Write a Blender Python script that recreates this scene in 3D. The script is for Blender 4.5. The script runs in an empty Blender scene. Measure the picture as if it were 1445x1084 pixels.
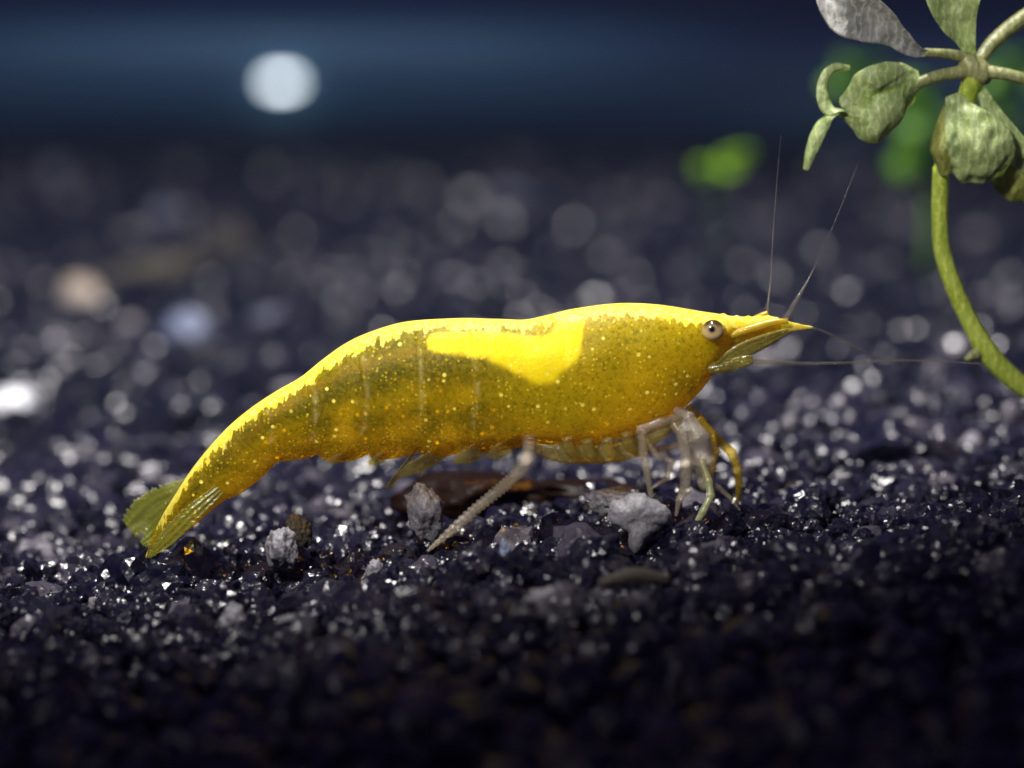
import bpy, bmesh, math, random
import numpy as np
from mathutils import Vector, Matrix, noise as mnoise

# 1 Blender unit = 1 centimetre (a 2.8 cm shrimp in an aquarium)
SC = bpy.context.scene
SC.unit_settings.scale_length = 0.01
COL = SC.collection
random.seed(7); np.random.seed(7)

# ------------------------------------------------------------------ camera
IMG_W, IMG_H = 1445.0, 1084.0
FOCUS = 12.0
FRAME_W = 4.17
FPX = IMG_W * FOCUS / FRAME_W
PITCH = math.radians(8.7)
CAM = Vector((0.0, -FOCUS * math.cos(PITCH), 0.585 + FOCUS * math.sin(PITCH)))
cd = bpy.data.cameras.new('camera'); cam = bpy.data.objects.new('camera', cd); COL.objects.link(cam)
cam.location = CAM; cam.rotation_euler = (math.pi / 2 - PITCH, 0, 0)
cd.sensor_width = 36; cd.lens = 36 * FOCUS / FRAME_W
cd.clip_start = 0.1; cd.clip_end = 400
cd.dof.use_dof = True; cd.dof.focus_distance = FOCUS
cd.dof.aperture_fstop = (cd.lens * 1e-3) / 0.36       # iris 0.36 cm across
SC.camera = cam
FWD = Vector((0, math.cos(PITCH), -math.sin(PITCH)))
UPV = Vector((0, math.sin(PITCH), math.cos(PITCH)))

def ray(px, py):
    return FWD + Vector((1, 0, 0)) * ((px - IMG_W / 2) / FPX) + UPV * ((IMG_H / 2 - py) / FPX)
def P(px, py, Y=0.0):                                   # a photo pixel as a point on the plane y = Y
    d = ray(px, py); k = (Y - CAM.y) / d.y
    return CAM + d * k

# ------------------------------------------------------------------ light
w = bpy.data.worlds.new('World'); SC.world = w; w.use_nodes = True
bg = w.node_tree.nodes['Background']
bg.inputs[0].default_value = (0.15, 0.09, 0.40, 1); bg.inputs[1].default_value = 0.22

def look(o, target):
    o.rotation_euler = (Vector(target) - o.location).to_track_quat('-Z', 'Y').to_euler()
def spot(name, loc, target, power, angle, blend, radius, color):
    l = bpy.data.lights.new(name, 'SPOT'); o = bpy.data.objects.new(name, l); COL.objects.link(o)
    l.energy = power; l.spot_size = math.radians(angle); l.spot_blend = blend
    l.shadow_soft_size = radius; l.color = color
    o.location = loc; look(o, target); return o
spot('aquarium_lamp', (-0.8, 0.6, 15), (-1.0, 7.1, 0), 37000, 63, 0.6, 0.6, (1.0, 0.96, 0.92))
la = bpy.data.lights.new('fill_light', 'AREA'); lo = bpy.data.objects.new('fill_light', la); COL.objects.link(lo)
la.energy = 260; la.size = 8; la.color = (1.0, 0.95, 0.9); lo.location = (-7, -11, 13); look(lo, (0, 0, 0.4))  # unseen soft fill, added to lift the shrimp's flank

spot('front_lamp', (-4.2, -9.5, 7.5), (0.5, 3.2, 1.0), 6600, 33.5, 0.45, 0.5, (1.0, 0.96, 0.9))
spot('wall_fill', (-3.5, 15.5, 14), (-2.6, 23.0, 0), 2000, 44, 1.0, 1.2, (0.6, 0.85, 1.0))  # unseen blue fill, added to brighten the foot of the back wall
SC.view_settings.view_transform = 'Standard'; SC.view_settings.look = 'None'
SC.view_settings.exposure = 0.12; SC.view_settings.gamma = 1.0
SC.render.engine = 'CYCLES'
SC.cycles.use_denoising = True
SC.cycles.sample_clamp_indirect = 8.0
SC.cycles.max_bounces = 10; SC.cycles.transparent_max_bounces = 16

# ------------------------------------------------------------------ helpers
def obj(name, me, mat=None, parent=None, label=None, cat=None, kind=None, group=None):
    o = bpy.data.objects.new(name, me); COL.objects.link(o)
    if mat and me: me.materials.append(mat)
    if parent: o.parent = parent
    if label: o['label'] = label
    if cat: o['category'] = cat
    if kind: o['kind'] = kind
    if group: o['group'] = group
    return o
def local(o):                                           # child meshes are written in world space: undo the parent's offset
    o.matrix_parent_inverse = Matrix.Translation(-o.parent.location); return o
def mesh(name, v, f, smooth=True):
    me = bpy.data.meshes.new(name); me.from_pydata([tuple(p) for p in v], [], f)
    if smooth: me.polygons.foreach_set('use_smooth', [True] * len(me.polygons))
    me.update(); return me
def attr(me, name, vals):
    a = me.attributes.new(name, 'FLOAT', 'POINT'); a.data.foreach_set('value', np.asarray(vals, dtype=np.float32))
def crom(pts, n):                                       # Catmull-Rom resampling of a list of tuples
    pts = [np.array(p, float) for p in pts]; m = len(pts); out = []
    for i in range(n):
        u = i / (n - 1) * (m - 1); k = min(int(u), m - 2); t = u - k
        p0 = pts[k - 1] if k > 0 else 2 * pts[0] - pts[1]
        p1, p2 = pts[k], pts[k + 1]
        p3 = pts[k + 2] if k + 2 < m else 2 * pts[-1] - pts[-2]
        out.append(0.5 * (2 * p1 + (p2 - p0) * t + (2 * p0 - 5 * p1 + 4 * p2 - p3) * t * t + (3 * p1 - p0 - 3 * p2 + p3) * t ** 3))
    return np.array(out)
PX = FRAME_W / IMG_W                                    # one photo pixel at the focal plane, in cm
def tube(name, pts, radii, n=None, k=10, ring=0.0, flat=1.0, ringfreq=30):
    """swept tube; pts are 3D points, radii in cm"""
    rows = [tuple(p) + (r,) for p, r in zip(pts, radii)]
    n = n or max(8, len(rows) * 8)
    c = crom(rows, n); v = []; f = []
    for i in range(n):
        p = Vector(c[i, :3]); t = (Vector(c[min(i + 1, n - 1), :3]) - Vector(c[max(i - 1, 0), :3])).normalized()
        a = t.cross(Vector((0, 1, 0)));
        a = a.normalized() if a.length > 1e-4 else Vector((1, 0, 0))
        b = t.cross(a); r = max(c[i, 3], 1e-4)
        if ring: r *= 1 + ring * math.sin(i / (n - 1) * ringfreq * 2 * math.pi)
        for j in range(k):
            g = 2 * math.pi * j / k
            v.append(p + a * math.cos(g) * r + b * math.sin(g) * r * flat)
    for i in range(n - 1):
        for j in range(k):
            f.append((i * k + j, i * k + (j + 1) % k, (i + 1) * k + (j + 1) % k, (i + 1) * k + j))
    f.append(tuple(range(k))[::-1]); f.append(tuple(range((n - 1) * k, n * k)))
    return mesh(name, v, f)

class NT:
    """little node-tree writer"""
    def __init__(self, name):
        self.m = bpy.data.materials.new(name); self.m.use_nodes = True
        self.t = self.m.node_tree; self.t.nodes.clear()
        self.out = self.t.nodes.new('ShaderNodeOutputMaterial')
    def n(self, typ, ins=None, **kw):
        nd = self.t.nodes.new(typ)
        for k, v in kw.items(): setattr(nd, k, v)
        for k, v in (ins or {}).items(): self.put(nd.inputs[k], v)
        return nd
    def put(self, sock, v):
        if isinstance(v, bpy.types.NodeSocket): self.t.links.new(v, sock)
        elif isinstance(v, (tuple, list)) and len(v) == 3 and sock.type == 'RGBA': sock.default_value = (*v, 1)
        else: sock.default_value = v
    def math(self, op, a, b=0.0, c=0.0, clamp=False):
        nd = self.n('ShaderNodeMath', {0: a, 1: b, 2: c}, operation=op, use_clamp=clamp); return nd.outputs[0]
    def mix(self, fac, a, b):
        nd = self.n('ShaderNodeMix', data_type='RGBA'); self.put(nd.inputs[0], fac); self.put(nd.inputs[6], a); self.put(nd.inputs[7], b)
        return nd.outputs[2]
    def ramp(self, fac, stops, const=False):
        nd = self.n('ShaderNodeValToRGB', {0: fac}); cr = nd.color_ramp
        if const: cr.interpolation = 'CONSTANT'
        while len(cr.elements) < len(stops): cr.elements.new(0.5)
        for e, (p, c) in zip(cr.elements, stops):
            e.position = p; e.color = (*c, 1) if len(c) == 3 else c
        return nd.outputs[0]
    def step(self, x, lo, hi):
        nd = self.n('ShaderNodeMapRange', {0: x, 1: lo, 2: hi, 3: 0.0, 4: 1.0}, interpolation_type='SMOOTHSTEP'); return nd.outputs[0]
    def attr(self, name, typ='GEOMETRY'):
        return self.n('ShaderNodeAttribute', attribute_name=name, attribute_type=typ).outputs['Fac']
    def noise(self, vec, scale, detail=3.0, rough=0.55):
        return self.n('ShaderNodeTexNoise', {'Vector': vec, 'Scale': scale, 'Detail': detail, 'Roughness': rough}).outputs[0]
    def coord(self, scale=(1, 1, 1)):
        c = self.n('ShaderNodeTexCoord').outputs['Object']
        return self.n('ShaderNodeMapping', {0: c, 3: scale}).outputs[0] if scale != (1, 1, 1) else c
    def bump(self, h, strength, dist=0.01):
        return self.n('ShaderNodeBump', {'Strength': strength, 'Distance': dist, 'Height': h}).outputs[0]
    def done(self, sh): self.t.links.new(sh, self.out.inputs[0]); return self.m

# ------------------------------------------------------------------ materials
def gravel_mat(name, src, k, spec=0.5, ior=1.33, far=False, bs=0.008):
    t = NT(name); co = t.coord()
    r = t.attr('tint', src)
    c = t.ramp(r, [(0.0, (0.0018, 0.0018, 0.0062)), (0.50, (0.0036, 0.0032, 0.0095)), (0.76, (0.0085, 0.0075, 0.0155)),
                   (0.90, (0.020, 0.018, 0.027)), (0.975, (0.055, 0.050, 0.060)), (1.0, (0.16, 0.15, 0.17))])
    if far:
        c = t.ramp(r, [(0.0, (0.0008, 0.0012, 0.0045)), (0.60, (0.0012, 0.0016, 0.0055)), (0.82, (0.004, 0.0045, 0.010)),
                       (0.92, (0.024, 0.023, 0.032)), (0.975, (0.09, 0.085, 0.10)), (1.0, (0.26, 0.24, 0.25))])
    n = t.noise(co, 26 * k, 2, 0.5); n2 = t.noise(co, 60 * k, 1, 0.5)
    c = t.mix(t.step(n, 0.35, 0.7), c, t.n('ShaderNodeMixRGB', {0: 0.6, 1: c, 2: (0.01, 0.01, 0.016, 1)}).outputs[0])
    h = t.math('ADD', n, t.math('MULTIPLY', n2, 0.35))
    b = t.n('ShaderNodeBsdfPrincipled', {'Base Color': c, 'Roughness': t.math('MULTIPLY_ADD', n, 0.26, 0.10),
            'IOR': ior, 'Specular IOR Level': spec, 'Normal': t.bump(h, 1.0, bs)})
    return t.done(b.outputs[0])
M_GRAIN = gravel_mat('gravel_grain', 'GEOMETRY', 1.0); M_FARGRAIN = gravel_mat('gravel_far', 'GEOMETRY', 0.5, 0.5, 1.27, True, 0.008); M_STONE = gravel_mat('gravel_stone', 'OBJECT', 0.07)

def pebble_mat(name, col, rough=0.45, trans=0.0):
    t = NT(name); co = t.coord(); n = t.noise(co, 14, 5, 0.65); n2 = t.noise(co, 60, 3)
    c = t.mix(t.step(n, 0.3, 0.7), tuple(x * 0.6 for x in col), col)
    b = t.n('ShaderNodeBsdfPrincipled', {'Base Color': c, 'Roughness': rough, 'Subsurface Weight': 0.35, 'Subsurface Scale': 0.03, 'Subsurface Radius': (1.0, 1.0, 1.0),
            'Normal': t.bump(t.math('ADD', n, t.math('MULTIPLY', n2, 0.5)), 0.7, 0.02)})
    if trans:
        tr = t.n('ShaderNodeBsdfTransparent', {0: (0.9, 0.9, 0.95)})
        return t.done(t.n('ShaderNodeMixShader', {0: trans, 1: b.outputs[0], 2: tr.outputs[0]}).outputs[0])
    return t.done(b.outputs[0])
M_PALE = pebble_mat('quartz_pale', (0.20, 0.195, 0.21)); M_WHITE = pebble_mat('stone_white', (0.55, 0.56, 0.6))
M_CREAM = pebble_mat('stone_cream', (0.26, 0.21, 0.165)); M_BLUEGREY = pebble_mat('stone_blue_grey', (0.09, 0.11, 0.18))
M_GREY = pebble_mat('stone_grey', (0.16, 0.155, 0.17)); M_BROWN = pebble_mat('plant_debris', (0.030, 0.025, 0.014), 0.7)
M_FAR = pebble_mat('stone_dull', (0.05, 0.055, 0.085))
M_AMBER = pebble_mat('amber_grain', (0.35, 0.16, 0.01), 0.25)

def body_mat():
    t = NT('shrimp_shell'); co = t.coord()
    dtop = t.attr('dtop'); amber = t.attr('amber'); saddle = t.attr('saddle'); clear = t.attr('clear'); sw = t.attr('stripew')
    gut = t.attr('gut')
    n1 = t.noise(co, 7, 3); nf = t.noise(co, 55, 3, 0.6)
    spike = t.noise(t.coord((48, 6, 7)), 1.0, 2.0); blot = t.noise(co, 22, 3, 0.6)
    # muscle: olive to amber
    a = t.math('ADD', amber, t.math('MULTIPLY', t.math('SUBTRACT', n1, 0.5), 1.1), clamp=True)
    c = t.ramp(a, [(0.0, (0.19, 0.185, 0.003)), (0.45, (0.42, 0.35, 0.003)), (0.75, (0.52, 0.41, 0.002)), (1.0, (0.62, 0.46, 0.003))])
    c = t.mix(t.math('MULTIPLY', t.step(nf, 0.40, 0.72), 0.45), c, (0.62, 0.46, 0.01))
    c = t.mix(t.math('MULTIPLY', t.step(nf, 0.52, 0.30), 0.55), c, (0.12, 0.10, 0.002))
    c = t.mix(t.math('MULTIPLY', t.attr('suture'), t.step(blot, 0.42, 0.62)), c, (0.75, 0.66, 0.30))
    c = t.mix(gut, c, (0.48, 0.29, 0.003))
    # bright ovary (saddle)
    s = t.step(t.math('ADD', saddle, t.math('ADD', t.math('MULTIPLY', t.math('SUBTRACT', blot, 0.5), 0.5), t.math('MULTIPLY', t.math('SUBTRACT', n1, 0.5), 0.6))), 0.10, 1.0)
    c = t.mix(t.math('MULTIPLY', s, t.math('MULTIPLY_ADD', blot, 0.5, 0.72), clamp=True), c, (0.96, 0.79, 0.004))
    # scattered pigment cells
    spk = []
    for sc, th, cell, col in ((27, 0.27, 0.60, (1.0, 0.88, 0.16)), (58, 0.34, 0.52, (0.95, 0.74, 0.05))):
        v = t.n('ShaderNodeTexVoronoi', {'Vector': co, 'Scale': sc}); rnd = t.n('ShaderNodeSeparateColor', {0: v.outputs['Color']}).outputs[0]
        k = t.math('MULTIPLY', t.math('SUBTRACT', 1.0, t.step(v.outputs['Distance'], th * 0.6, th)), t.step(rnd, cell, cell + 0.02))
        k = t.math('MULTIPLY', k, t.step(t.noise(co, 6 if sc < 30 else 10, 2), 0.40, 0.56)); c = t.mix(k, c, col); spk.append(k)
    # dorsal stripe of dense yellow pigment with ragged lower edge
    e = t.math('ADD', dtop, t.math('ADD', t.math('MULTIPLY', t.math('SUBTRACT', spike, 0.5), 34.0), t.math('MULTIPLY', t.math('SUBTRACT', blot, 0.5), 30.0)))
    st = t.math('SUBTRACT', 1.0, t.step(t.math('SUBTRACT', e, sw), -2.0, 1.5))
    c = t.mix(st, c, t.mix(t.step(nf, 0.35, 0.7), (0.92, 0.66, 0.02), (0.95, 0.84, 0.24)))
    bmp = t.bump(t.math('ADD', nf, t.math('MULTIPLY', t.noise(co, 130, 2), 0.5)), 0.4, 0.01)
    b = t.n('ShaderNodeBsdfPrincipled', {'Base Color': c, 'Roughness': 0.4, 'Subsurface Weight': 0.85, 'Subsurface Scale': 0.16,
            'Subsurface Radius': (1.0, 0.95, 0.10), 'Specular IOR Level': 0.22, 'Normal': bmp})
    # pigment granules sit on the surface: plain diffuse, not scattered
    gr = t.math('MULTIPLY', t.step(t.noise(co, 105, 2, 0.7), 0.52, 0.66), 0.30)
    pg = t.math('MAXIMUM', t.math('MAXIMUM', spk[0], t.math('MULTIPLY', spk[1], 0.7)), t.math('MAXIMUM', t.math('MULTIPLY', st, t.math('MULTIPLY_ADD', gr, 1.2, 0.3)), gr))
    df = t.n('ShaderNodeBsdfPrincipled', {'Base Color': t.mix(0.35, c, (1.0, 0.80, 0.05)), 'Roughness': 0.4, 'Specular IOR Level': 0.25, 'Normal': t.bump(nf, 0.7, 0.012)})
    b = t.n('ShaderNodeMixShader', {0: pg, 1: b.outputs[0], 2: df.outputs[0]})
    tr = t.n('ShaderNodeBsdfTransparent', {0: (1.0, 0.72, 0.12)})
    fac = t.math('MULTIPLY', clear, t.math('SUBTRACT', 1.0, t.math('MAXIMUM', t.math('MAXIMUM', t.math('MULTIPLY', st, 0.4), spk[0]), t.math('MULTIPLY', s, 0.6))), clamp=True)
    return t.done(t.n('ShaderNodeMixShader', {0: fac, 1: b.outputs[0], 2: tr.outputs[0]}).outputs[0])
M_BODY = body_mat()

def limb_mat(name, col, clear, tint=(0.95, 0.9, 0.8)):
    t = NT(name); co = t.coord(); n = t.noise(co, 30, 3); v = t.n('ShaderNodeTexVoronoi', {'Vector': co, 'Scale': 42})
    rnd = t.n('ShaderNodeSeparateColor', {0: v.outputs['Color']}).outputs[0]
    c = t.mix(t.math('MULTIPLY', t.math('SUBTRACT', 1.0, t.step(v.outputs['Distance'], 0.1, 0.25)), t.step(rnd, 0.78, 0.8)), col, (0.8, 0.65, 0.2))
    b = t.n('ShaderNodeBsdfPrincipled', {'Base Color': c, 'Roughness': 0.22, 'Subsurface Weight': 0.3, 'Subsurface Scale': 0.03, 'Subsurface Radius': (1.0, 0.95, 0.7),
            'Specular IOR Level': 0.7, 'Normal': t.bump(n, 0.4, 0.012)})
    tr = t.n('ShaderNodeBsdfTransparent', {0: tint})
    f = t.math('MULTIPLY_ADD', t.math('SUBTRACT', n, 0.5), 0.5, clear, clamp=True)
    return t.done(t.n('ShaderNodeMixShader', {0: f, 1: b.outputs[0], 2: tr.outputs[0]}).outputs[0])
M_LEG = limb_mat('clear_limb', (0.40, 0.36, 0.29), 0.74)
M_LEG_Y = limb_mat('yellow_limb', (0.36, 0.28, 0.03), 0.64, (1.0, 0.85, 0.4))
M_LEG_G = limb_mat('greenish_limb', (0.30, 0.33, 0.17), 0.5)
M_BODYLIMB = limb_mat('opaque_yellow_limb', (0.50, 0.35, 0.02), 0.3, (1.0, 0.85, 0.4))
M_FLAP = limb_mat('clear_flap', (0.30, 0.27, 0.08), 0.72, (0.95, 0.85, 0.5))
M_FAN = limb_mat('tail_fan_membrane', (0.24, 0.25, 0.03), 0.55, (0.9, 0.92, 0.6))
M_SCALE = limb_mat('antennal_membrane', (0.20, 0.17, 0.03), 0.42, (0.95, 0.92, 0.7))
M_FEELER = limb_mat('feeler', (0.16, 0.15, 0.14), 0.76)

def eye_mat():
    t = NT('shrimp_eye'); co = t.coord()
    sx = t.n('ShaderNodeSeparateXYZ', {0: co}); z = sx.outputs[2]; x = sx.outputs[0]; y = sx.outputs[1]
    dz = t.math('SUBTRACT', z, 0.008); dx = t.math('ADD', x, 0.006)
    rr = t.math('SQRT', t.math('ADD', t.math('MULTIPLY', dx, dx), t.math('MULTIPLY', dz, dz)))
    front = t.math('LESS_THAN', y, 0.0)
    c = t.mix(t.step(z, -0.012, 0.03), (0.62, 0.46, 0.20), (0.05, 0.03, 0.008))
    ring = t.step(rr, 0.026, 0.012)
    c = t.mix(t.math('MULTIPLY', t.math('SUBTRACT', 1.0, t.step(rr, 0.019, 0.025)), 0.55), c, (0.30, 0.20, 0.09))
    c = t.mix(t.math('MULTIPLY', t.math('SUBTRACT', 1.0, t.step(rr, 0.008, 0.018)), front), c, (0.004, 0.006, 0.02))
    b = t.n('ShaderNodeBsdfPrincipled', {'Base Color': c, 'Roughness': 0.12, 'Coat Weight': 0.6})
    return t.done(b.outputs[0])
M_EYE = eye_mat()

def leaf_mat(name, c1, c2, trans=0.35):
    t = NT(name); co = t.coord(); n = t.noise(co, 9, 4, 0.6); n2 = t.noise(co, 38, 3, 0.6)
    v = t.n('ShaderNodeTexVoronoi', {'Vector': co, 'Scale': 30}, feature='DISTANCE_TO_EDGE')
    c = t.mix(t.step(n, 0.3, 0.7), c1, c2)
    c = t.mix(t.math('MULTIPLY', t.step(n2, 0.5, 0.75), 0.5), c, tuple(min(1, x * 1.9 + 0.03) for x in c2))
    wv = t.n('ShaderNodeTexWave', {'Vector': co, 'Scale': 9.0, 'Distortion': 6.0, 'Detail': 2.0, 'Detail Scale': 2.0}).outputs[1]
    c = t.mix(t.math('MULTIPLY', t.step(wv, 0.75, 0.98), 0.35), c, tuple(min(1, x * 1.6 + 0.05) for x in c2))
    b = t.n('ShaderNodeBsdfPrincipled', {'Base Color': c, 'Roughness': 0.4, 'Normal': t.bump(t.math('ADD', n2, t.math('MULTIPLY', wv, 0.3)), 0.22, 0.02)})
    tl = t.n('ShaderNodeBsdfTranslucent', {0: c})
    return t.done(t.n('ShaderNodeMixShader', {0: trans, 1: b.outputs[0], 2: tl.outputs[0]}).outputs[0])
M_LEAF = leaf_mat('leaf_grey_green', (0.29, 0.38, 0.13), (0.46, 0.55, 0.25), 0.55)
M_LEAF_SILVER = leaf_mat('leaf_silver', (0.20, 0.21, 0.18), (0.36, 0.36, 0.34), 0.45)
M_LEAF_OLIVE = leaf_mat('leaf_olive', (0.22, 0.25, 0.05), (0.34, 0.36, 0.09), 0.5)
M_STEM = leaf_mat('stem_green', (0.36, 0.46, 0.05), (0.50, 0.60, 0.10), 0.45)
M_STEM_PALE = leaf_mat('stem_pale', (0.19, 0.21, 0.08), (0.28, 0.29, 0.12), 0.3)
M_FRESH = leaf_mat('leaf_fresh', (0.30, 0.62, 0.02), (0.45, 0.78, 0.04), 0.45)
M_DARKLEAF = leaf_mat('leaf_dark', (0.05, 0.15, 0.01), (0.10, 0.24, 0.012), 0.45)

# ------------------------------------------------------------------ the setting
WALL_Y = 23.0
def sstep(a, b, x):
    t = np.clip((x - a) / (b - a), 0, 1); return t * t * (3 - 2 * t)
def H(x, y):                                            # height of the gravel bed
    x = np.asarray(x, float); y = np.asarray(y, float)
    h = 0.085 * np.clip(x, -4, 4) * (1 - sstep(1.5, 11, y))
    h = h - 0.10 * np.clip(-0.7 - y, 0, 6)
    h = h + 0.035 * np.sin(1.7 * x + 0.6 * y + 1.0) * np.cos(1.1 * y - 0.5 * x) + 0.02 * np.sin(3.1 * x - 1.9 * y)
    return h - 0.03 - 0.08 * (1 - sstep(0.8, 5.0, y))
def G(px, py):                                          # a photo pixel as a point on the gravel bed
    d = ray(px, py); lo, hi = 3.0, 60.0
    for _ in range(50):
        m = (lo + hi) / 2; q = CAM + d * m
        if q.z > float(H(q.x, q.y)): lo = m
        else: hi = m
    return CAM + d * lo

nx, ny = 90, 120
xs = np.linspace(-14, 14, nx); ys = np.linspace(-7, WALL_Y, ny)
gv = [(x, y, float(H(x, y)) - 0.10) for y in ys for x in xs]
gf = [(j * nx + i, j * nx + i + 1, (j + 1) * nx + i + 1, (j + 1) * nx + i) for j in range(ny - 1) for i in range(nx - 1)]
t = NT('substrate_dark'); nn = t.noise(t.coord(), 9, 4)
m_sub = t.done(t.n('ShaderNodeBsdfPrincipled', {'Base Color': t.mix(nn, (0.004, 0.004, 0.007), (0.012, 0.011, 0.016)), 'Roughness': 0.7}).outputs[0])
substrate = obj('substrate', mesh('substrate', gv, gf), m_sub, kind='structure')

def box(name, x0, x1, y0, y1, z0, z1, mat, bev=0.02, **kw):
    bm = bmesh.new(); bmesh.ops.create_cube(bm, size=1)
    for v in bm.verts: v.co = Vector(((x0 + x1) / 2 + v.co.x * (x1 - x0), (y0 + y1) / 2 + v.co.y * (y1 - y0), (z0 + z1) / 2 + v.co.z * (z1 - z0)))
    if bev: bmesh.ops.bevel(bm, geom=bm.edges[:], offset=bev, segments=2, affect='EDGES')
    me = bpy.data.meshes.new(name); bm.to_mesh(me); bm.free(); return obj(name, me, mat, **kw)
t = NT('blue_back_film'); nn = t.noise(t.coord(), 0.6, 3)
m_wall = t.done(t.n('ShaderNodeBsdfPrincipled', {'Base Color': t.mix(nn, (0.002, 0.018, 0.085), (0.003, 0.026, 0.11)), 'Roughness': 0.5}).outputs[0])
t = NT('blue_grey_band'); nn = t.noise(t.coord(), 0.8, 3)
m_band = t.done(t.n('ShaderNodeBsdfPrincipled', {'Base Color': t.mix(nn, (0.06, 0.15, 0.24), (0.09, 0.20, 0.29)), 'Roughness': 0.45}).outputs[0])
back_wall = box('back_wall', -16, 16, WALL_Y, WALL_Y + 0.6, -1, 4.0, m_wall, kind='structure')
_pr = [(WALL_Y - 0.002 - 0.5 * math.cos(a) ** 0.8, 0.62 + 0.72 * math.sin(a)) for a in np.linspace(-math.pi / 2 + 1e-3, math.pi / 2 - 1e-3, 22)]
_sv = [(x, y, z) for x in np.linspace(-16, 16, 9) for y, z in _pr]; _k = len(_pr)
_sf = [(i * _k + j, (i + 1) * _k + j, (i + 1) * _k + j + 1, i * _k + j + 1) for i in range(8) for j in range(_k - 1)]
_sf += [tuple(range(_k)), tuple(range(8 * _k, 9 * _k))[::-1]]
obj('glow_strip', mesh('glow_strip', _sv, _sf), m_band, parent=back_wall)  # paler rounded strip added to carry the glow band along the wall

# ------------------------------------------------------------------ gravel
def rock_dirs(sub):
    bm = bmesh.new(); bmesh.ops.create_icosphere(bm, subdivisions=sub, radius=1)
    v = np.array([p.co[:] for p in bm.verts]); f = np.array([[q.index for q in p.verts] for p in bm.faces]); bm.free(); return v, f
def rock(sub, seed, rough=0.05, planes=13):
    rg = np.random.RandomState(seed); d, f = rock_dirs(sub)
    n = rg.normal(size=(planes, 3)); n /= np.linalg.norm(n, axis=1)[:, None]; dist = rg.uniform(0.72, 1.0, planes)
    k = d @ n.T; rad = np.where(k > 0.05, dist / np.maximum(k, 0.05), 9).min(1); rad = np.minimum(rad, 1.12)
    if rough:
        rad = rad * np.array([1 + rough * mnoise.noise(Vector(p) * 3.1 + Vector((seed, 0, 0))) + rough * 0.7 * mnoise.noise(Vector(p) * 8 + Vector((0, seed, 0))) for p in d])
    return d * rad[:, None] * rg.uniform(0.8, 1.2, 3), f
def rot_mats(n, rg):
    q = rg.normal(size=(n, 4)); q /= np.linalg.norm(q, axis=1)[:, None]; a, b, c, d = q.T
    return np.stack([np.stack([1 - 2 * (c * c + d * d), 2 * (b * c - a * d), 2 * (b * d + a * c)], 1),
                     np.stack([2 * (b * c + a * d), 1 - 2 * (b * b + d * d), 2 * (c * d - a * b)], 1),
                     np.stack([2 * (b * d - a * c), 2 * (c * d + a * b), 1 - 2 * (b * b + c * c)], 1)], 1)
rg = np.random.RandomState(11)
def scatter(y0, y1, sp, zoff, rmean):
    P_ = []
    for y in np.arange(y0, y1, sp):
        hw = 0.174 * (y + 12) * 1.22 + 0.9
        x = np.arange(-hw, hw, sp); P_.append(np.stack([x, np.full_like(x, y)], 1))
    p = np.concatenate(P_); p = p + rg.uniform(-0.48, 0.48, p.shape) * sp
    r = rmean * np.exp(rg.normal(0, 0.27, len(p)))
    z = H(p[:, 0], p[:, 1]) + zoff + rg.uniform(-0.03, 0.03, len(p))
    tint = rg.uniform(0, 1, len(p)) ** 1.6
    return np.column_stack([p, z, r, tint])
near_top = scatter(-4.4, 3.0, 0.108, -0.02, 0.064)
near_low = scatter(-4.4, 3.0, 0.115, -0.085, 0.062)
mid = np.concatenate([scatter(3.0, 9.0, 0.118, -0.02, 0.066), scatter(3.0, 9.0, 0.15, -0.08, 0.066)])
far = np.concatenate([scatter(9.0, WALL_Y - 0.1, 0.135, -0.02, 0.075), scatter(9.0, WALL_Y - 0.1, 0.2, -0.07, 0.075)])

_q = np.array(P(900, 716, -0.30)); near_top = near_top[~((np.abs(near_top[:, 0] - _q[0]) < 0.14) & (near_top[:, 1] > -0.62) & (near_top[:, 1] < -0.12))]
# the 300 sharpest, largest grains are stones of their own
dvec = near_top[:, :3] - np.array(CAM)
depth = dvec @ np.array(FWD); u = dvec[:, 0] / depth * FPX + IMG_W / 2; vv = IMG_H / 2 - (dvec @ np.array(UPV)) / depth * FPX
inview = (u > -10) & (u < IMG_W + 10) & (vv < IMG_H)
score = np.where(inview & (near_top[:, 1] > -0.85) & (near_top[:, 1] < 0.75), near_top[:, 3] / (1 + 0.9 * np.abs(near_top[:, 1])), -1)
pick = np.argsort(-score)[:300]
keep = np.ones(len(near_top), bool); keep[pick] = False
VAR = []
for s in range(16):
    v, f = rock(3, 100 + s, 0.24); me = mesh('stone', v, f.tolist(), False); me.materials.append(M_STONE); VAR.append(me)
Rm = rot_mats(len(pick), rg)
for i, k in enumerate(pick):
    x, y, z, r, tt = near_top[k]
    o = bpy.data.objects.new('stone', VAR[i % 16]); COL.objects.link(o); o.parent = substrate
    o.matrix_local = Matrix.Translation((x, y, z)) @ Matrix(Rm[i].tolist()).to_4x4() @ Matrix.Scale(r * 1.08, 4)
    o['tint'] = float(tt)

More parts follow.
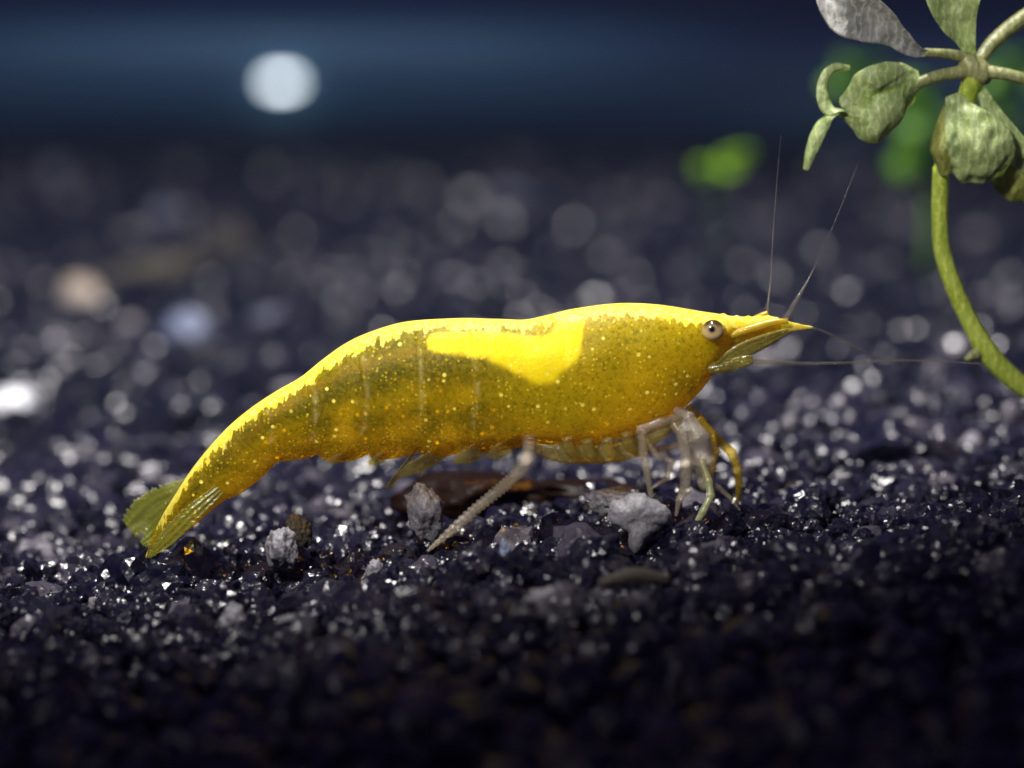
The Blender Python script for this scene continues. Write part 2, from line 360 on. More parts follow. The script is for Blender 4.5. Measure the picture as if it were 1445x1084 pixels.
def joined(name, sets, mat):
    V = []; F = []; T = []; SM = []; off = 0
    for pts, sub, seeds, flat in sets:
        sel = rg.randint(0, len(seeds), len(pts))
        for si, sd in enumerate(seeds):
            q = pts[sel == si]
            if not len(q): continue
            v, f = rock(sub, sd, 0.22 if sub > 2 else 0.06)
            R = rot_mats(len(q), rg)
            W = np.einsum('nij,vj->nvi', R, v) * q[:, 3][:, None, None] + q[:, None, :3]
            V.append(W.reshape(-1, 3)); n = len(v)
            F.append((f[None] + (off + np.arange(len(q)) * n)[:, None, None]).reshape(-1, 3)); off += n * len(q)
            T.append(np.repeat(q[:, 4], n)); SM.append(np.full(len(f) * len(q), False))
    V = np.concatenate(V); F = np.concatenate(F); T = np.concatenate(T)
    me = bpy.data.meshes.new(name); me.vertices.add(len(V)); me.vertices.foreach_set('co', V.astype(np.float32).ravel())
    me.loops.add(F.size); me.loops.foreach_set('vertex_index', F.astype(np.int32).ravel())
    me.polygons.add(len(F)); me.polygons.foreach_set('loop_start', np.arange(0, F.size, 3, dtype=np.int32))
    me.update(calc_edges=True); me.polygons.foreach_set('use_smooth', np.concatenate(SM)); attr(me, 'tint', T)
    me.update(); return obj(name, me, mat, kind='stuff')
nt = near_top[keep]; close = np.abs(nt[:, 1]) < 1.3
gravel = joined('gravel', [(nt[close], 3, range(40, 52), 0), (nt[~close], 2, range(60, 72), 0),
                           (near_low, 2, range(72, 80), 0)], M_GRAIN)
gravel_far = joined('gravel', [(mid, 2, range(80, 90), 0), (far, 1, range(20, 34), 0)], M_FARGRAIN)
gravel['label'] = 'loose black aquarium gravel under and around the shrimp'; gravel['category'] = 'gravel'
gravel_far['label'] = 'blurred dark gravel stretching from behind the shrimp to the back wall'; gravel_far['category'] = 'gravel'

# pebbles that stand out
def pebble(name, px, py, rpx, mat, label, seed, sq=(1, 1, 1), lift=0.3, Y=None, cat='pebble', group=None):
    g = G(px, py) if Y is None else P(px, py, Y)
    r = rpx * PX * ((g - CAM).dot(FWD) / FOCUS)
    v, f = rock(4, seed, 0.22); v = v * r * np.array(sq)
    o = obj(name, mesh(name, v, f.tolist()), mat, label=label, cat=cat, group=group)
    o.location = g + Vector((0, 0, r * lift)); return o
def heart_pebble():                                     # flat topped, tapering to a point below
    ring = [(-42, -16), (-38, -2), (-24, 4), (-6, 13), (14, 9), (30, 0), (42, -8), (44, -26), (34, -36), (20, -46), (10, -60), (-2, -72), (-12, -60), (-14, -42), (-26, -34), (-38, -28)]
    g = P(900, 716, -0.30); v = []; f = []; n = len(ring) * 4
    rr = crom(ring + [ring[0]], n + 1)[:n]; rr = rr + np.random.RandomState(3).normal(0, 0.8, rr.shape)
    lev = [(-1, 0.06), (-1, 0.3), (-0.94, 0.55), (-0.75, 0.82), (-0.35, 1.0), (0.2, 1.0), (0.7, 0.85), (0.95, 0.5), (1, 0.06)]
    for d, s in lev:
        for q in rr:
            k = 1 + 0.06 * mnoise.noise(Vector((q[0] * 0.08, q[1] * 0.08, d * 2)))
            v.append((q[0] * s * k * PX, d * 0.075 * (1 + 0.30 * mnoise.noise(Vector((q[0] * s * 0.05, q[1] * s * 0.05, 3))) + 0.12 * mnoise.noise(Vector((q[0] * s * 0.14, q[1] * s * 0.14, 7)))), (q[1] * s + (1 - s) * -18) * k * PX))
    for i in range(len(lev) - 1):
        for j in range(n): f.append((i * n + j, i * n + (j + 1) % n, (i + 1) * n + (j + 1) % n, (i + 1) * n + j))
    f.append(tuple(range(n))); f.append(tuple(range((len(lev) - 1) * n, len(lev) * n))[::-1])
    me = mesh('pebble', v, f); bm = bmesh.new(); bm.from_mesh(me); bmesh.ops.recalc_face_normals(bm, faces=bm.faces[:]); bm.to_mesh(me); bm.free()
    o = obj('pebble', me, M_PALE, label='pale grey pebble tapering downward under the slender clear front leg', cat='pebble')
    o.location = g + Vector((0, 0, 0.02)); return o
heart_pebble()
pebble('pebble', 862, 712, 32, M_GREY, 'dull grey rounded pebble tucked behind the pale tapering one', 5, (1.2, 1, 0.75), 0.2, 0.12)
pebble('pebble', 395, 776, 33, M_PALE, 'clear grey quartz pebble below the middle of the abdomen', 9, (0.85, 0.9, 1.1), 0, -0.22)
pebble('pebble', 420, 752, 20, M_BROWN, 'small reddish brown pebble touching the clear quartz one', 12, (1, 1, 1), 0, 0.05)
pebble('pebble', 598, 727, 34, M_GREY, 'speckled grey pebble beside the ringed trailing leg', 15, (0.8, 0.9, 1.1), 0, -0.12)
pebble('pebble', 712, 790, 13, M_BLUEGREY, 'tiny upright bluish grey pebble below the ringed leg', 17, (0.8, 1, 1.6), 0, -0.45)
pebble('pebble', 15, 580, 30, M_WHITE, 'bright white pebble on the gravel beyond the tail fan', 21, (1.2, 1, 0.8))
pebble('pebble', 115, 428, 30, M_CREAM, 'cream coloured pebble near the brown plant shred', 22, (1.2, 1, 0.7))
pebble('pebble', 232, 328, 26, M_FAR, 'dim bluish pebble just beyond the brown plant shred', 23, (1, 1, 1))
pebble('pebble', 270, 487, 34, M_BLUEGREY, 'large pale bluish pebble on the gravel behind the abdomen', 24, (1.0, 1, 1.0))
pebble('pebble', 725, 293, 24, M_FAR, 'lone bluish pebble far behind the shrimp on open gravel', 25, (1, 1, 1))
pebble('pebble', 670, 188, 22, M_FAR, 'grey pebble out on the dark gravel near the glow strip', 26, (1, 1, 1))
pebble('pebble', 80, 262, 26, M_FAR, 'grey pebble on the gravel far beyond the cream one', 27, (1, 1, 1))
pebble('pebble', 1284, 238, 25, M_WHITE, 'whitish pebble below the rolled leaf of the plant', 28, (1, 1, 1))
pebble('pebble', 1200, 250, 40, M_FAR, 'wide grey pebble below the drooping leaf tip', 29, (1.2, 1, 0.8))
pebble('pebble', 815, 150, 22, M_FAR, 'faint grey pebble on dark gravel before the back wall', 30, (1, 1, 1))
pebble('pebble', 385, 462, 24, M_FAR, 'dull pebble on the gravel above the arched abdomen', 31, (1.5, 1, 0.7))
for k, (px, py, rp) in enumerate(((330, 884, 22), (412, 893, 24), (530, 822, 20), (555, 826, 18), (765, 855, 22))):
    pebble('pebble', px, py, rp, M_GREY, 'grey pebble on the shaded gravel slope in front of the shrimp', 50 + k, (1, 1, 1), group='grey pebbles on the shaded front slope')
# added dark brown lumps standing in for the tinted shadow under the shrimp
t = NT('shadow_brown'); co = t.coord(); nb = t.noise(co, 5, 3); nb2 = t.noise(co, 24, 4)
m_shadow = t.done(t.n('ShaderNodeBsdfPrincipled', {'Base Color': t.mix(t.step(nb, 0.58, 0.72), t.mix(nb2, (0.003, 0.0013, 0.0007), (0.008, 0.003, 0.001)), (0.045, 0.019, 0.0015)),
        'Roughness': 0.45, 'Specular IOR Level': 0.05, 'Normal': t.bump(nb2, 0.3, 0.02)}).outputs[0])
def add_shadow_lump(px, py, Y, hw, hh, dp, rot, label, seed):
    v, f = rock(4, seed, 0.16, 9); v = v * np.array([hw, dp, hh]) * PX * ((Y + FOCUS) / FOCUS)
    o = obj('shadow_lump', mesh('shadow_lump', v, f.tolist()), m_shadow, label=label, cat='shadow lump'); o.location = P(px, py, Y); o.rotation_euler = (0, rot, 0)
add_shadow_lump(655, 700, 0.80, 100, 28, 60, -0.08, 'long dark brown lump added as shadow under the belly beside the ringed leg', 301)
add_shadow_lump(838, 700, 0.80, 95, 26, 55, 0.05, 'dark brown lump added as shadow under the chest behind the dull grey pebble', 305)
# plant debris
g0 = G(845, 842); g1 = G(945, 836)
tw = tube('twig', [g0 + Vector((0, 0, .05)), (g0 + g1) / 2 + Vector((0, 0, .075)), g1 + Vector((0, 0, .05))], [0.018, 0.03, 0.018], 16, 8, flat=0.6)
obj('twig', tw, M_BROWN, label='short ochre brown twig lying on the shaded front gravel', cat='twig')
def shred(name, pts, rad, label):
    q = [G(*p) + Vector((0, 0, .07)) for p in pts]
    return obj(name, tube(name, q, rad, 30, 8, flat=0.35), M_BROWN, label=label, cat='plant debris')
shred('plant_shred', [(140, 408), (200, 398), (262, 392), (310, 372), (330, 350), (285, 335)], [.03, .09, .11, .13, .13, .05], 'limp brown plant shred lying on the gravel behind the tail')

# glowing ball and mount stand in for the bright spot at the back wall
gl = P(397, 116, WALL_Y - 0.75)
t = NT('spot_glow'); em = t.n('ShaderNodeEmission', {0: (0.86, 0.95, 1.0), 1: 6.0}); m_glow = t.done(em.outputs[0])
t = NT('spot_holder'); m_hold = t.done(t.n('ShaderNodeBsdfPrincipled', {'Base Color': (0.02, 0.03, 0.05), 'Roughness': 0.4}).outputs[0])
lroot = obj('bright_spot', None, label='small round white spot, built as a glowing ball before the blue back wall', cat='bright spot'); lroot.location = gl
bm = bmesh.new(); bmesh.ops.create_uvsphere(bm, u_segments=24, v_segments=14, radius=0.10)
me = bpy.data.meshes.new('glow_ball'); bm.to_mesh(me); bm.free(); bo = obj('glow_ball', me, m_glow, lroot); bo.scale = (1.7, 1, 0.6)
hb = tube('ball_holder', [gl + Vector((0, 0.05, 0)), gl + Vector((0, 0.6, 0))], [0.05, 0.05], 6, 10); local(obj('ball_holder', hb, m_hold, lroot))

# ------------------------------------------------------------------ the shrimp
shrimp = obj('shrimp', None, label='yellow translucent dwarf shrimp with bright dorsal stripe walking on black gravel', cat='shrimp')
shrimp.location = P(700, 755)
# (top x, top y, bottom x, bottom y, half width) in photo pixels
ST = [(1147, 461, 1147, 464, 1.2), (1128, 457, 1127, 466, 3), (1108, 452, 1108, 470, 6), (1086, 446, 1080, 479, 10), (1060, 447, 1050, 487, 15), (1034, 446, 1028, 496, 24),
      (1002, 441, 1010, 524, 42), (970, 436, 985, 556, 54), (930, 430, 945, 592, 65), (890, 428, 900, 612, 72), (850, 430, 855, 624, 76), (805, 436, 803, 630, 78),
      (770, 445, 766, 630, 78), (740, 451, 735, 628, 77), (700, 450, 700, 629, 77), (650, 449, 655, 633, 76), (600, 451, 605, 638, 74), (558, 457, 568, 638, 71),
      (518, 470, 534, 641, 67), (484, 487, 500, 643, 62), (454, 508, 470, 643, 56), (424, 532, 441, 641, 49), (390, 552, 413, 641, 43), (355, 575, 388, 653, 37),
      (320, 604, 362, 672, 32), (292, 635, 335, 693, 27), (266, 669, 306, 715, 22), (246, 700, 280, 737, 16), (230, 726, 256, 757, 10), (214, 760, 232, 775, 5), (205, 786, 209, 788, 1.5)]
NS, NK = 420, 72
S = crom(ST, NS)
BOUND = [745, 668, 590, 512, 440, 378]
v = []; A = {k: [] for k in ('dtop', 'amber', 'saddle', 'clear', 'stripew', 'gut', 'suture')}
def g2(x, m, s): return math.exp(-((x - m) / s) ** 2)
def segd(p, a, b):
    p, a, b = np.array(p), np.array(a), np.array(b); h = np.clip(np.dot(p - a, b - a) / np.dot(b - a, b - a), 0, 1); return np.linalg.norm(p - a - h * (b - a)), h
SAD = [((616, 484), (690, 488), 18, 26), ((690, 488), (765, 510), 26, 42), ((765, 510), (796, 492), 42, 32), ((796, 492), (806, 455), 32, 22)]
for i in range(NS):
    tx, ty, bx, by, hw = S[i]
    mx = (tx + bx) / 2
    relief = 0.0; lobe = 0.0
    if 300 < mx < 745:
        edges = BOUND + [300]
        for a_, b_ in zip(edges[:-1], edges[1:]):
            if b_ <= mx < a_:
                q = (a_ - mx) / (a_ - b_); relief = 0.05 * q ** 2 - 0.018; lobe = math.sin(math.pi * q) ** 0.7
    elif 745 <= mx < 800: relief = 0.004 * (1 - (mx - 745) / 55) - 0.018
    for j in range(NK):
        a = 2 * math.pi * j / NK
        c = math.cos(a); s = math.sin(a)
        tt = (1 - c) / 2
        yy = hw * math.copysign(abs(s) ** 0.82, s) * (1.0 - 0.10 * tt) * (1 + relief)
        ex = 1 + relief * 1.0
        tc = tt + relief * max(0.0, tt - 0.5)
        x = tx + (bx - tx) * tc; y = ty + (by - ty) * tc
        if tt > 0.85 and lobe: y += 9.0 * lobe * (tt - 0.85) / 0.15
        # serrated rostrum and slight unevenness
        if mx > 1010 and tt < 0.04: y -= 2.2 * max(0, math.sin(mx * 0.42)) * (1 - (mx - 1010) / 140)
        d3 = mnoise.noise(Vector((x * 0.022, y * 0.022, yy * 0.02))) * 1.6
        v.append(P(x, y + d3 * 0.5, (-yy + d3) * PX))
        L = math.hypot(bx - tx, by - ty); dt = tt * L
        A['dtop'].append(dt)
        swid = float(np.interp(mx, [205, 240, 300, 420, 520, 600, 760, 900, 960, 1010, 1060, 1147], [0, 4, 12, 18, 20, 15, 16, 19, 21, 19, 17, 6]))
        A['stripew'].append(swid)
        A['suture'].append(sum(g2(x - 14 * math.cos(math.pi * (tt - .5)), b_ - 8, 3.2) for b_ in BOUND[1:]) * 0.7 * (0.15 < tt < 0.85))
        am = 0.28 + 0.55 * sstep(700, 830, mx) + 0.34 * g2(tt, 0.58, 0.10) * (1 - sstep(720, 800, mx)) - 0.30 * g2(tt, 0.40, 0.16) * (1 - sstep(560, 720, mx))
        for bx0 in (690, 615, 535, 470): am -= 0.62 * g2(x, bx0 - 20, 22) * g2(y, 588 + (690 - bx0) * 0.06, 16)
        am -= 0.55 * g2(x, 968, 26) * g2(y, 545, 20) + 0.25 * g2(x, 900, 60) * g2(y, 470, 18)
        A['amber'].append(am)
        sd = 0
        for p0, p1, r0, r1 in SAD:
            dd, h = segd((x, y), p0, p1); r = 0.86 * (r0 + (r1 - r0) * h); sd = max(sd, 1 - sstep(r * 0.6, r * 1.25, dd))
        A['saddle'].append(sd)
        ycl = np.interp(x, [205, 300, 420, 460, 600, 740, 900, 1000], [760, 690, 626, 622, 618, 612, 612, 560])
        cl = 0.40 + 0.12 * (1 - sstep(600, 780, mx)) + 0.55 * sstep(-4, 16, y - ycl) * (x > 410) + 0.35 * (1 - sstep(205, 290, mx)) + 0.10 * (1 - sstep(300, 700, mx))
        A['clear'].append(min(cl, 0.75))
        gy = np.interp(x, [300, 380, 430, 480, 540, 600], [665, 590, 556, 528, 505, 492])
        A['gut'].append(0.5 * g2(y, gy, 8) * sstep(300, 360, x) * (1 - sstep(580, 610, x)))
f = []
for i in range(NS - 1):
    for j in range(NK):
        f.append((i * NK + j, (i + 1) * NK + j, (i + 1) * NK + (j + 1) % NK, i * NK + (j + 1) % NK))
f.append(tuple(range(NK))); f.append(tuple(range((NS - 1) * NK, NS * NK))[::-1])
me = mesh('body', v, f)
for k in A: attr(me, k, A[k])
bm = bmesh.new(); bm.from_mesh(me); bmesh.ops.recalc_face_normals(bm, faces=bm.faces[:]); bm.to_mesh(me); bm.free()
local(obj('body', me, M_BODY, shrimp))

def part(name, me, mat, parent=shrimp): return local(obj(name, me, mat, parent))
def ptube(name, pts, radii, mat, n=None, k=10, **kw):
    """pts: (px, py, Y cm); radii in px"""
    return part(name, tube(name, [P(*p) for p in pts], [r * PX for r in radii], n, k, **kw), mat)

# eyes on short stalks
for s in (-1, 1):
    ce = P(1006, 466, s * 0.128)
    v_, f_ = rock_dirs(4); rx = 0.042
    mm = mesh('eye', v_ * rx * np.array([1.08, 0.85, 1.0]) * np.array([1, -s, 1]), f_.tolist())
    e = obj('eye', mm, M_EYE, shrimp); e.location = ce - shrimp.location
    ptube('eye_stalk', [(988, 470, s * 0.07), (1002, 467, s * 0.11)], [13, 12], M_LEG_Y, 6)

def blade(name, pts, widths, mat, thick=1.2, n=40, m=11, curl=0.0, side=None, ribs=0.0, lift=0.0, rough=0.0, seed=0, fray=0.0):
    """a leaf shaped blade with real thickness; pts (px, py, Y cm), widths half width in px; side: 3D direction(s) of its width"""
    c = crom([tuple(P(*p)) + (w_,) for p, w_ in zip(pts, widths)], n)
    sides = crom([tuple(Vector(q).normalized()) for q in side], n) if side else None
    top = []; bot = []
    for i in range(n):
        p = Vector(c[i, :3]); tg = (Vector(c[min(i + 1, n - 1), :3]) - Vector(c[max(i - 1, 0), :3])).normalized()
        sd = Vector(sides[i]) if sides is not None else tg.cross(Vector((0, 1, 0)))
        sd = (sd - tg * sd.dot(tg)).normalized(); nm = tg.cross(sd).normalized(); w_ = max(c[i, 3], 0.3) * PX * (1 + fray * mnoise.noise(Vector((i * 0.55, seed, 2))))
        for j in range(m):
            q = j / (m - 1) * 2 - 1
            h = curl * w_ * q * q + ribs * PX * math.cos(q * math.pi * 3) + lift * PX * (1 - q * q)
            if rough:
                pp = p + sd * q * w_
                h += rough * PX * (mnoise.noise(pp * 8 + Vector((seed, 0, 0))) + 0.45 * mnoise.noise(pp * 19 + Vector((0, seed, 0))) + 0.5 * q * q * mnoise.noise(pp * 13 + Vector((seed, 5, 0))))
                h += 0.10 * rough * PX * (1 - abs(math.sin(q * 7 + i * 0.22)))
            e = thick * PX * (1 - q ** 6 * 0.8) * 0.5
            r_ = p + sd * (q * w_) + nm * h
            top.append(r_ + nm * e); bot.append(r_ - nm * e)
    N = n * m; f = []
    for i in range(n - 1):
        for j in range(m - 1):
            a = i * m + j; f.append((a, a + 1, a + m + 1, a + m)); f.append((N + a, N + a + m, N + a + m + 1, N + a + 1))
        a = i * m; f.append((a, a + m, N + a + m, N + a)); a = i * m + m - 1; f.append((a, N + a, N + a + m, a + m))
    for j in range(m - 1):
        f.append((j, N + j, N + j + 1, j + 1)); a = (n - 1) * m + j; f.append((a, a + 1, N + a + 1, N + a))
    return mesh(name, top + bot, f)

# tail fan: outer uropods, one on the far side spread upward, two along the telson
part('tail_fan_lobe', blade('tail_fan_lobe', [(285, 680, .05), (240, 702, .10), (208, 724, .14), (182, 746, .16)], [10, 20, 25, 16], M_FAN, 1.2, n=64, m=21, ribs=1.1, fray=0.35, seed=4, side=[(-.57, .2, .82)] * 4), M_FAN)
part('tail_fan_lobe', blade('tail_fan_lobe', [(310, 690, -.06), (270, 725, -.08), (238, 757, -.07), (210, 786, -.05)], [8, 12, 12, 3], M_FAN, 1.2, n=64, m=21, ribs=1.1, fray=0.35, seed=4, side=[(-.69, -.2, .72)] * 4), M_FAN)
part('tail_fan_lobe', blade('tail_fan_lobe', [(300, 690, .06), (250, 730, .10), (222, 752, .12), (200, 768, .12)], [12, 17, 15, 4], M_FAN, 1.2, n=64, m=21, ribs=1.1, fray=0.35, seed=4, side=[(-.69, .2, .72)] * 4), M_FAN)

# rostrum region: antennal scales, peduncles, antennae
part('antennal_scale', blade('antennal_scale', [(1012, 518, -.10), (1040, 498, -.11), (1075, 482, -.10), (1112, 466, -.08)], [6, 11, 10, 3], M_SCALE, 1.6, ribs=0.7, side=[(0.2, -.35, 1)] * 4), M_SCALE)
part('antennal_scale', blade('antennal_scale', [(1012, 518, .10), (1040, 500, .11), (1078, 482, .10), (1116, 466, .08)], [6, 11, 10, 3], M_SCALE, 1.6, ribs=0.7, side=[(0.2, .35, 1)] * 4), M_SCALE)
ptube('antenna_base', [(1000, 521, -.08), (1025, 517, -.09), (1045, 513, -.09), (1062, 510, -.09)], [10, 9, 7, 4], M_SCALE)
ptube('antenna_base', [(1000, 519, .08), (1025, 514, .09), (1048, 508, .09), (1062, 505, .09)], [10, 9, 7, 4], M_SCALE)
ptube('antennule_base', [(1030, 474, -.05), (1060, 464, -.05), (1090, 455, -.04), (1112, 453, -.04)], [6, 6, 5, 4], M_BODYLIMB)
ptube('antennule_base', [(1030, 470, .05), (1055, 458, .05), (1075, 447, .05), (1084, 442, .05)], [7, 7, 6, 4], M_BODYLIMB)
ptube('antenna', [(1058, 510, -.09), (1130, 513, -.06), (1200, 512, -.02), (1290, 509, .1), (1390, 514, .2)], [4.0, 2.6, 1.9, 1.4, 1.0], M_FEELER, 60, 8)
ptube('antenna', [(1110, 466, .08), (1150, 464, .12), (1195, 484, .2), (1240, 505, .3), (1275, 508, .42)], [2.2, 1.8, 1.5, 1.2, 0.8], M_FEELER, 50, 8)
ptube('antennule', [(1082, 442, .05), (1087, 400, .1), (1091, 330, .2), (1096, 260, .3), (1102, 190, .4)], [3.0, 1.2, 0.7, 0.45, 0.12], M_FEELER, 50, 8)
ptube('antennule', [(1108, 452, -.04), (1126, 420, .0), (1146, 384, .08), (1175, 320, .2), (1212, 228, .4)], [5.0, 3.4, 1.0, 0.45, 0.12], M_FEELER, 50, 8)

# sternum and leg bases under the carapace
ptube('leg_base', [(735, 622, -.02), (790, 636, -.03), (845, 640, -.03), (890, 632, -.02), (925, 612, 0), (960, 590, 0)], [8, 17, 15, 15, 13, 8], M_FLAP, 60, 14)
for k, (x0, y0) in enumerate(((800, 622), (828, 626), (856, 624), (884, 616))):
    ptube('leg_base', [(x0, y0 - 6, -.12), (x0 + 6, y0 + 14, -.10), (x0 + 22, y0 + 24, -.06)], [9, 9, 5], M_FLAP, 16)

# walking legs
def leg(pts, radii, mat, **kw):                         # straight segments with tight joints, a little swollen at each
    q = []; rr = []
    for i in range(len(pts) - 1):
        a, b = np.array(pts[i], float), np.array(pts[i + 1], float)
        for h in (0.0, 0.14, 0.5, 0.86):
            q.append(tuple(a + (b - a) * h)); rr.append((radii[i] + (radii[i + 1] - radii[i]) * h) * (1.06 if h == 0 else 0.92 if h == 0.5 else 1.0))
    q.append(pts[-1]); rr.append(radii[-1]); pts, radii = q, rr
    return ptube('leg', pts, radii, mat, len(pts) * 4, 10, **kw)
lg = ptube('leg', [(748, 618, -.10), (746, 636, -.13), (738, 658, -.16), (722, 676, -.18), (700, 695, -.20), (672, 718, -.22), (640, 746, -.25), (603, 778, -.28)], [10, 9, 10, 9, 8.5, 8, 6.5, 2], M_LEG, 170, 12, ring=0.15, ringfreq=34)
leg([(960, 588, -.13), (930, 597, -.19), (905, 607, -.22), (908, 640, -.22), (914, 672, -.21), (919, 702, -.20)], [6, 7, 7, 6.5, 5.5, 4], M_LEG)
leg([(955, 580, -.10), (972, 588, -.16), (986, 618, -.18), (992, 650, -.17), (996, 682, -.15), (1016, 690, -.13), (1030, 702, -.12), (1044, 720, -.10)], [7, 8, 16, 17, 11, 4.5, 3.5, 1.5], M_LEG)
leg([(950, 596, -.06), (966, 620, -.10), (970, 655, -.12), (966, 690, -.12), (958, 706, -.13), (954, 728, -.12)], [7, 10, 10, 8, 5, 2.5], M_LEG)
leg([(990, 650, -.14), (1000, 680, -.18), (1003, 700, -.20), (992, 722, -.22), (974, 752, -.24)], [6, 6, 6, 5.5, 3], M_LEG_G)
leg([(970, 576, .04), (990, 596, .06), (1010, 618, .08), (1032, 638, .10), (1040, 660, .10), (1043, 685, .10), (1040, 706, .10)], [7, 8, 7, 6.5, 6.5, 5.5, 3], M_LEG_Y)
leg([(985, 590, .0), (1005, 612, .0), (1010, 640, -.02), (1003, 672, -.04), (1000, 688, -.05)], [7, 6, 5, 5, 3], M_LEG_Y)
leg([(905, 612, -.02), (925, 640, -.04), (948, 652, -.06), (940, 676, -.06), (918, 690, -.05)], [5, 4.5, 4.5, 4, 2], M_LEG)
leg([(880, 626, .06), (900, 640, .1), (938, 634, .1), (965, 624, .08)], [6, 5, 6, 4], M_LEG)
# swimmerets under the abdomen
for x0, y0, x1, y1, wd in ((700, 620, 640, 652, 17), (640, 628, 560, 672, 15), (590, 630, 545, 690, 9), (560, 632, 520, 654, 10), (500, 636, 462, 652, 9), (735, 618, 688, 645, 16)):
    part('swimmeret', blade('swimmeret', [(x0, y0, -.04), ((x0 * 2 + x1) / 3, (y0 * 2 + y1) / 3 + 2, -.06), ((x0 + 2 * x1) / 3, (y0 + 2 * y1) / 3 + 2, -.08), (x1, y1, -.08)], [wd * .7, wd, wd * .9, 3], M_FLAP, 1.4, 24, 9, side=[(0.35, -.4, 1)] * 4), M_FLAP)

# ------------------------------------------------------------------ the plant at the right
plant = obj('aquarium_plant', None, label='grey green stem plant with curled leaves leaning beside the shrimp', cat='plant')
PY = 0.55
plant.location = P(1500, 600, PY)
def stem(name, pts, rad, mat, n=None, parent=None): return part(name, tube(name, [P(x, y, PY + d) for x, y, d in pts], [r * PX for r in rad], n or len(pts) * 10, 14), mat, plant)
def leafy(pts, widths, mat, side, **kw):
    return part('leaf', blade('leaf', [(x, y, PY + d) for x, y, d in pts], widths, mat, 1.4, 72, 27, side=side, **kw), mat, plant)
stem('stem', [(1328, 236, 0), (1326, 300, 0), (1330, 355, 0), (1348, 410, -.02), (1372, 460, -.03), (1396, 500, -.03), (1430, 535, -.02), (1475, 570, 0), (1530, 640, 0.05)], [12, 12, 12.5, 13, 13.5, 16, 15, 14, 14], M_STEM)
stem('stem', [(1392, 498, -.02), (1376, 500, -.05), (1362, 508, -.07)], [9, 9, 4], M_STEM_PALE)
stem('stem', [(1378, 102, 0), (1360, 150, .06), (1340, 200, .05), (1328, 245, 0)], [17, 14, 15, 12], M_STEM)
stem('node', [(1356, 78, 0), (1372, 94, 0), (1388, 106, 0), (1398, 112, 0)], [9, 18, 17, 8], M_STEM_PALE)
stem('stem', [(1382, 86, .03), (1400, 62, .08), (1430, 36, .14), (1480, 2, .2)], [10, 11, 12, 12], M_STEM_PALE)
stem('leaf_stalk', [(1380, 100, 0), (1415, 104, -.03), (1450, 112, -.04), (1500, 122, -.05)], [11, 9, 8.5, 8], M_STEM_PALE)
stem('leaf_stalk', [(1370, 100, 0), (1340, 104, -.02), (1310, 112, -.04), (1280, 124, -.05)], [11, 9, 8.5, 8], M_STEM_PALE)
stem('leaf_stalk', [(1365, 82, 0), (1335, 76, -.04), (1305, 74, -.06)], [9, 7, 6], M_STEM_PALE)
# curled silvery leaf at the upper left
leafy([(1310, 76, -.06), (1285, 64, -.08), (1262, 46, -.1), (1230, 26, -.12), (1195, 10, -.1), (1168, -14, -.04)], [5, 13, 20, 34, 36, 20], M_LEAF_SILVER, [(0.3, -.6, .7), (0.4, -.6, .7), (0.35, -.5, .8), (.3, -.4, .9), (.3, -.2, 1), (.5, 0, 1)], curl=-0.45, rough=8, seed=3)
# upright obovate leaf
leafy([(1372, 84, 0), (1362, 52, -.03), (1350, 16, -.05), (1346, -24, -.06), (1348, -60, -.05)], [6, 16, 32, 42, 18], M_LEAF, [(1, -.2, .1)] * 5, curl=-0.45, rough=7, seed=5)
# rolled leaf on the left stalk, with two hooked tips
leafy([(1296, 122, -.05), (1274, 119, -.1), (1245, 120, -.13), (1215, 130, -.12), (1188, 150, -.06)], [20, 27, 28, 24, 12], M_LEAF, [(.1, -.3, 1)] * 5, curl=0.55, rough=7, seed=8)
leafy([(1296, 136, -.03), (1270, 158, -.12), (1240, 172, -.16), (1212, 172, -.13), (1186, 155, -.06)], [16, 30, 34, 26, 10], M_LEAF, [(.15, -.1, 1)] * 5, curl=0.5, rough=7, seed=9)
leafy([(1192, 158, -.08), (1170, 150, -.08), (1164, 122, -.07), (1176, 100, -.06), (1200, 98, -.04)], [10, 12, 10, 9, 4], M_LEAF, [(-.6, -.6, .5), (-.9, -.5, 0), (-.9, -.5, .3), (-.5, -.6, .7), (0, -.6, 1)], curl=-0.6, rough=3, seed=12)
leafy([(1180, 156, -.08), (1160, 172, -.09), (1147, 202, -.1), (1136, 240, -.1)], [11, 12, 11, 4], M_LEAF, [(1, -.5, .5)] * 4, curl=-0.5, rough=3, seed=14)
# hanging crumpled leaves
leafy([(1345, 134, -.04), (1360, 165, -.1), (1378, 200, -.14), (1385, 235, -.13), (1388, 258, -.08)], [12, 30, 50, 50, 30], M_LEAF, [(1, -.1, .25)] * 5, curl=-0.25, rough=11, seed=17)
leafy([(1338, 150, -.02), (1330, 180, -.06), (1326, 215, -.09), (1332, 248, -.06)], [10, 16, 20, 9], M_LEAF_OLIVE, [(1, -.6, 0)] * 4, curl=-0.6, rough=4, seed=19)
leafy([(1386, 126, .02), (1400, 160, -.02), (1425, 195, -.04), (1452, 225, -.03), (1490, 250, 0)], [6, 14, 18, 20, 12], M_LEAF, [(.8, -.3, .6)] * 5, curl=0.3, rough=10, seed=21)
leafy([(1400, 225, .06), (1418, 245, .03), (1440, 264, .02), (1475, 280, .04)], [14, 26, 28, 16], M_LEAF_OLIVE, [(.6, -.3, .8)] * 4, curl=-0.3, rough=10, seed=23)

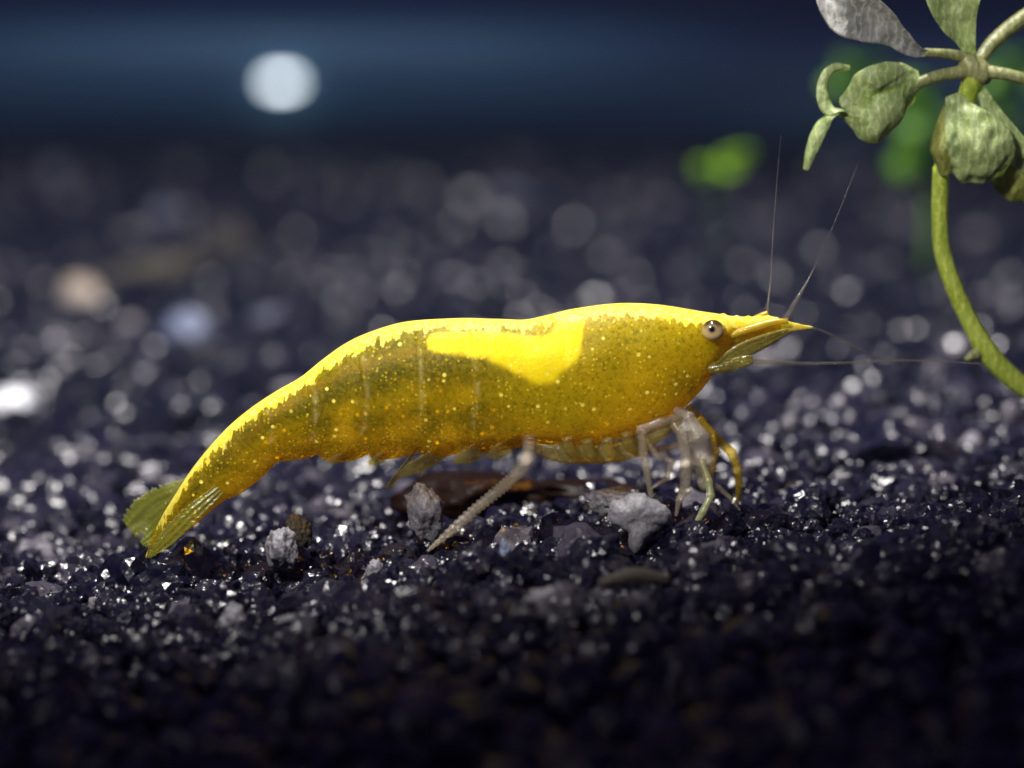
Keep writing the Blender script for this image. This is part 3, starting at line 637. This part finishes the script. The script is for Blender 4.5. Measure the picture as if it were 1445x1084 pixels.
# far greens
def sprout(label, leaves, stems, mat, Y, name='green_sprout', group=None, srad=0.004):
    base = P(*stems[0][0], Y); base = Vector((base.x, Y, float(H(base.x, Y))))
    r = obj(name, None, label=label, cat='plant', group=group); r.location = base
    for st in stems:
        q = [base - Vector((0, 0, .1))] + [P(x, y, Y) for x, y in st]
        part('stem', tube('stem', q, [srad] * len(q), 20, 8), M_DARKLEAF, r)
    k = ((Y - CAM.y) / FOCUS)
    for (x0, y0, x1, y1, wd) in leaves:
        part('leaf', blade('leaf', [(x0, y0, Y), ((2 * x0 + x1) / 3, (2 * y0 + y1) / 3, Y - .12), ((x0 + 2 * x1) / 3, (y0 + 2 * y1) / 3, Y - .15), (x1, y1, Y - .05)], [wd * .5 * k, wd * k, wd * .95 * k, wd * .3 * k], mat, 4, 20, 9, side=[(0.1, -.6, 1)] * 4, rough=4), mat, r)
    return r
sprout('small bright green sprout with two round leaves on far gravel', [(1012, 240, 1060, 216, 16), (1006, 242, 980, 238, 13)], [[(1010, 270), (1010, 240)]], M_FRESH, 9.5)
sprout('dark green plant with rounded leaves behind the grey green plant', [(1200, 130, 1180, 85, 30), (1215, 120, 1245, 80, 28), (1300, 250, 1270, 190, 34), (1310, 200, 1300, 150, 36), (1320, 150, 1260, 120, 30), (1420, 130, 1405, 80, 30), (1440, 110, 1470, 70, 30), (1400, 170, 1440, 130, 26)],
       [[(1310, 240), (1305, 180), (1320, 130)], [(1312, 230), (1250, 160), (1200, 110)], [(1320, 220), (1380, 160), (1430, 90)]], M_DARKLEAF, 9.0, name='background_plant', srad=0.012)

# ------------------------------------------------------------------ slightly cloudy blue water
t = NT('tank_water'); pv = t.n('ShaderNodeVolumePrincipled', {'Color': (0.45, 0.62, 1.0), 'Density': 0.0012, 'Anisotropy': 0.3})
t.t.links.new(pv.outputs[0], t.out.inputs[1])
box('haze', -16.5, 16.5, -13.5, WALL_Y + 1.0, -2.2, 4.6, t.m, 0, kind='stuff', label='faint blue cloudiness of the tank water', cat='haze')
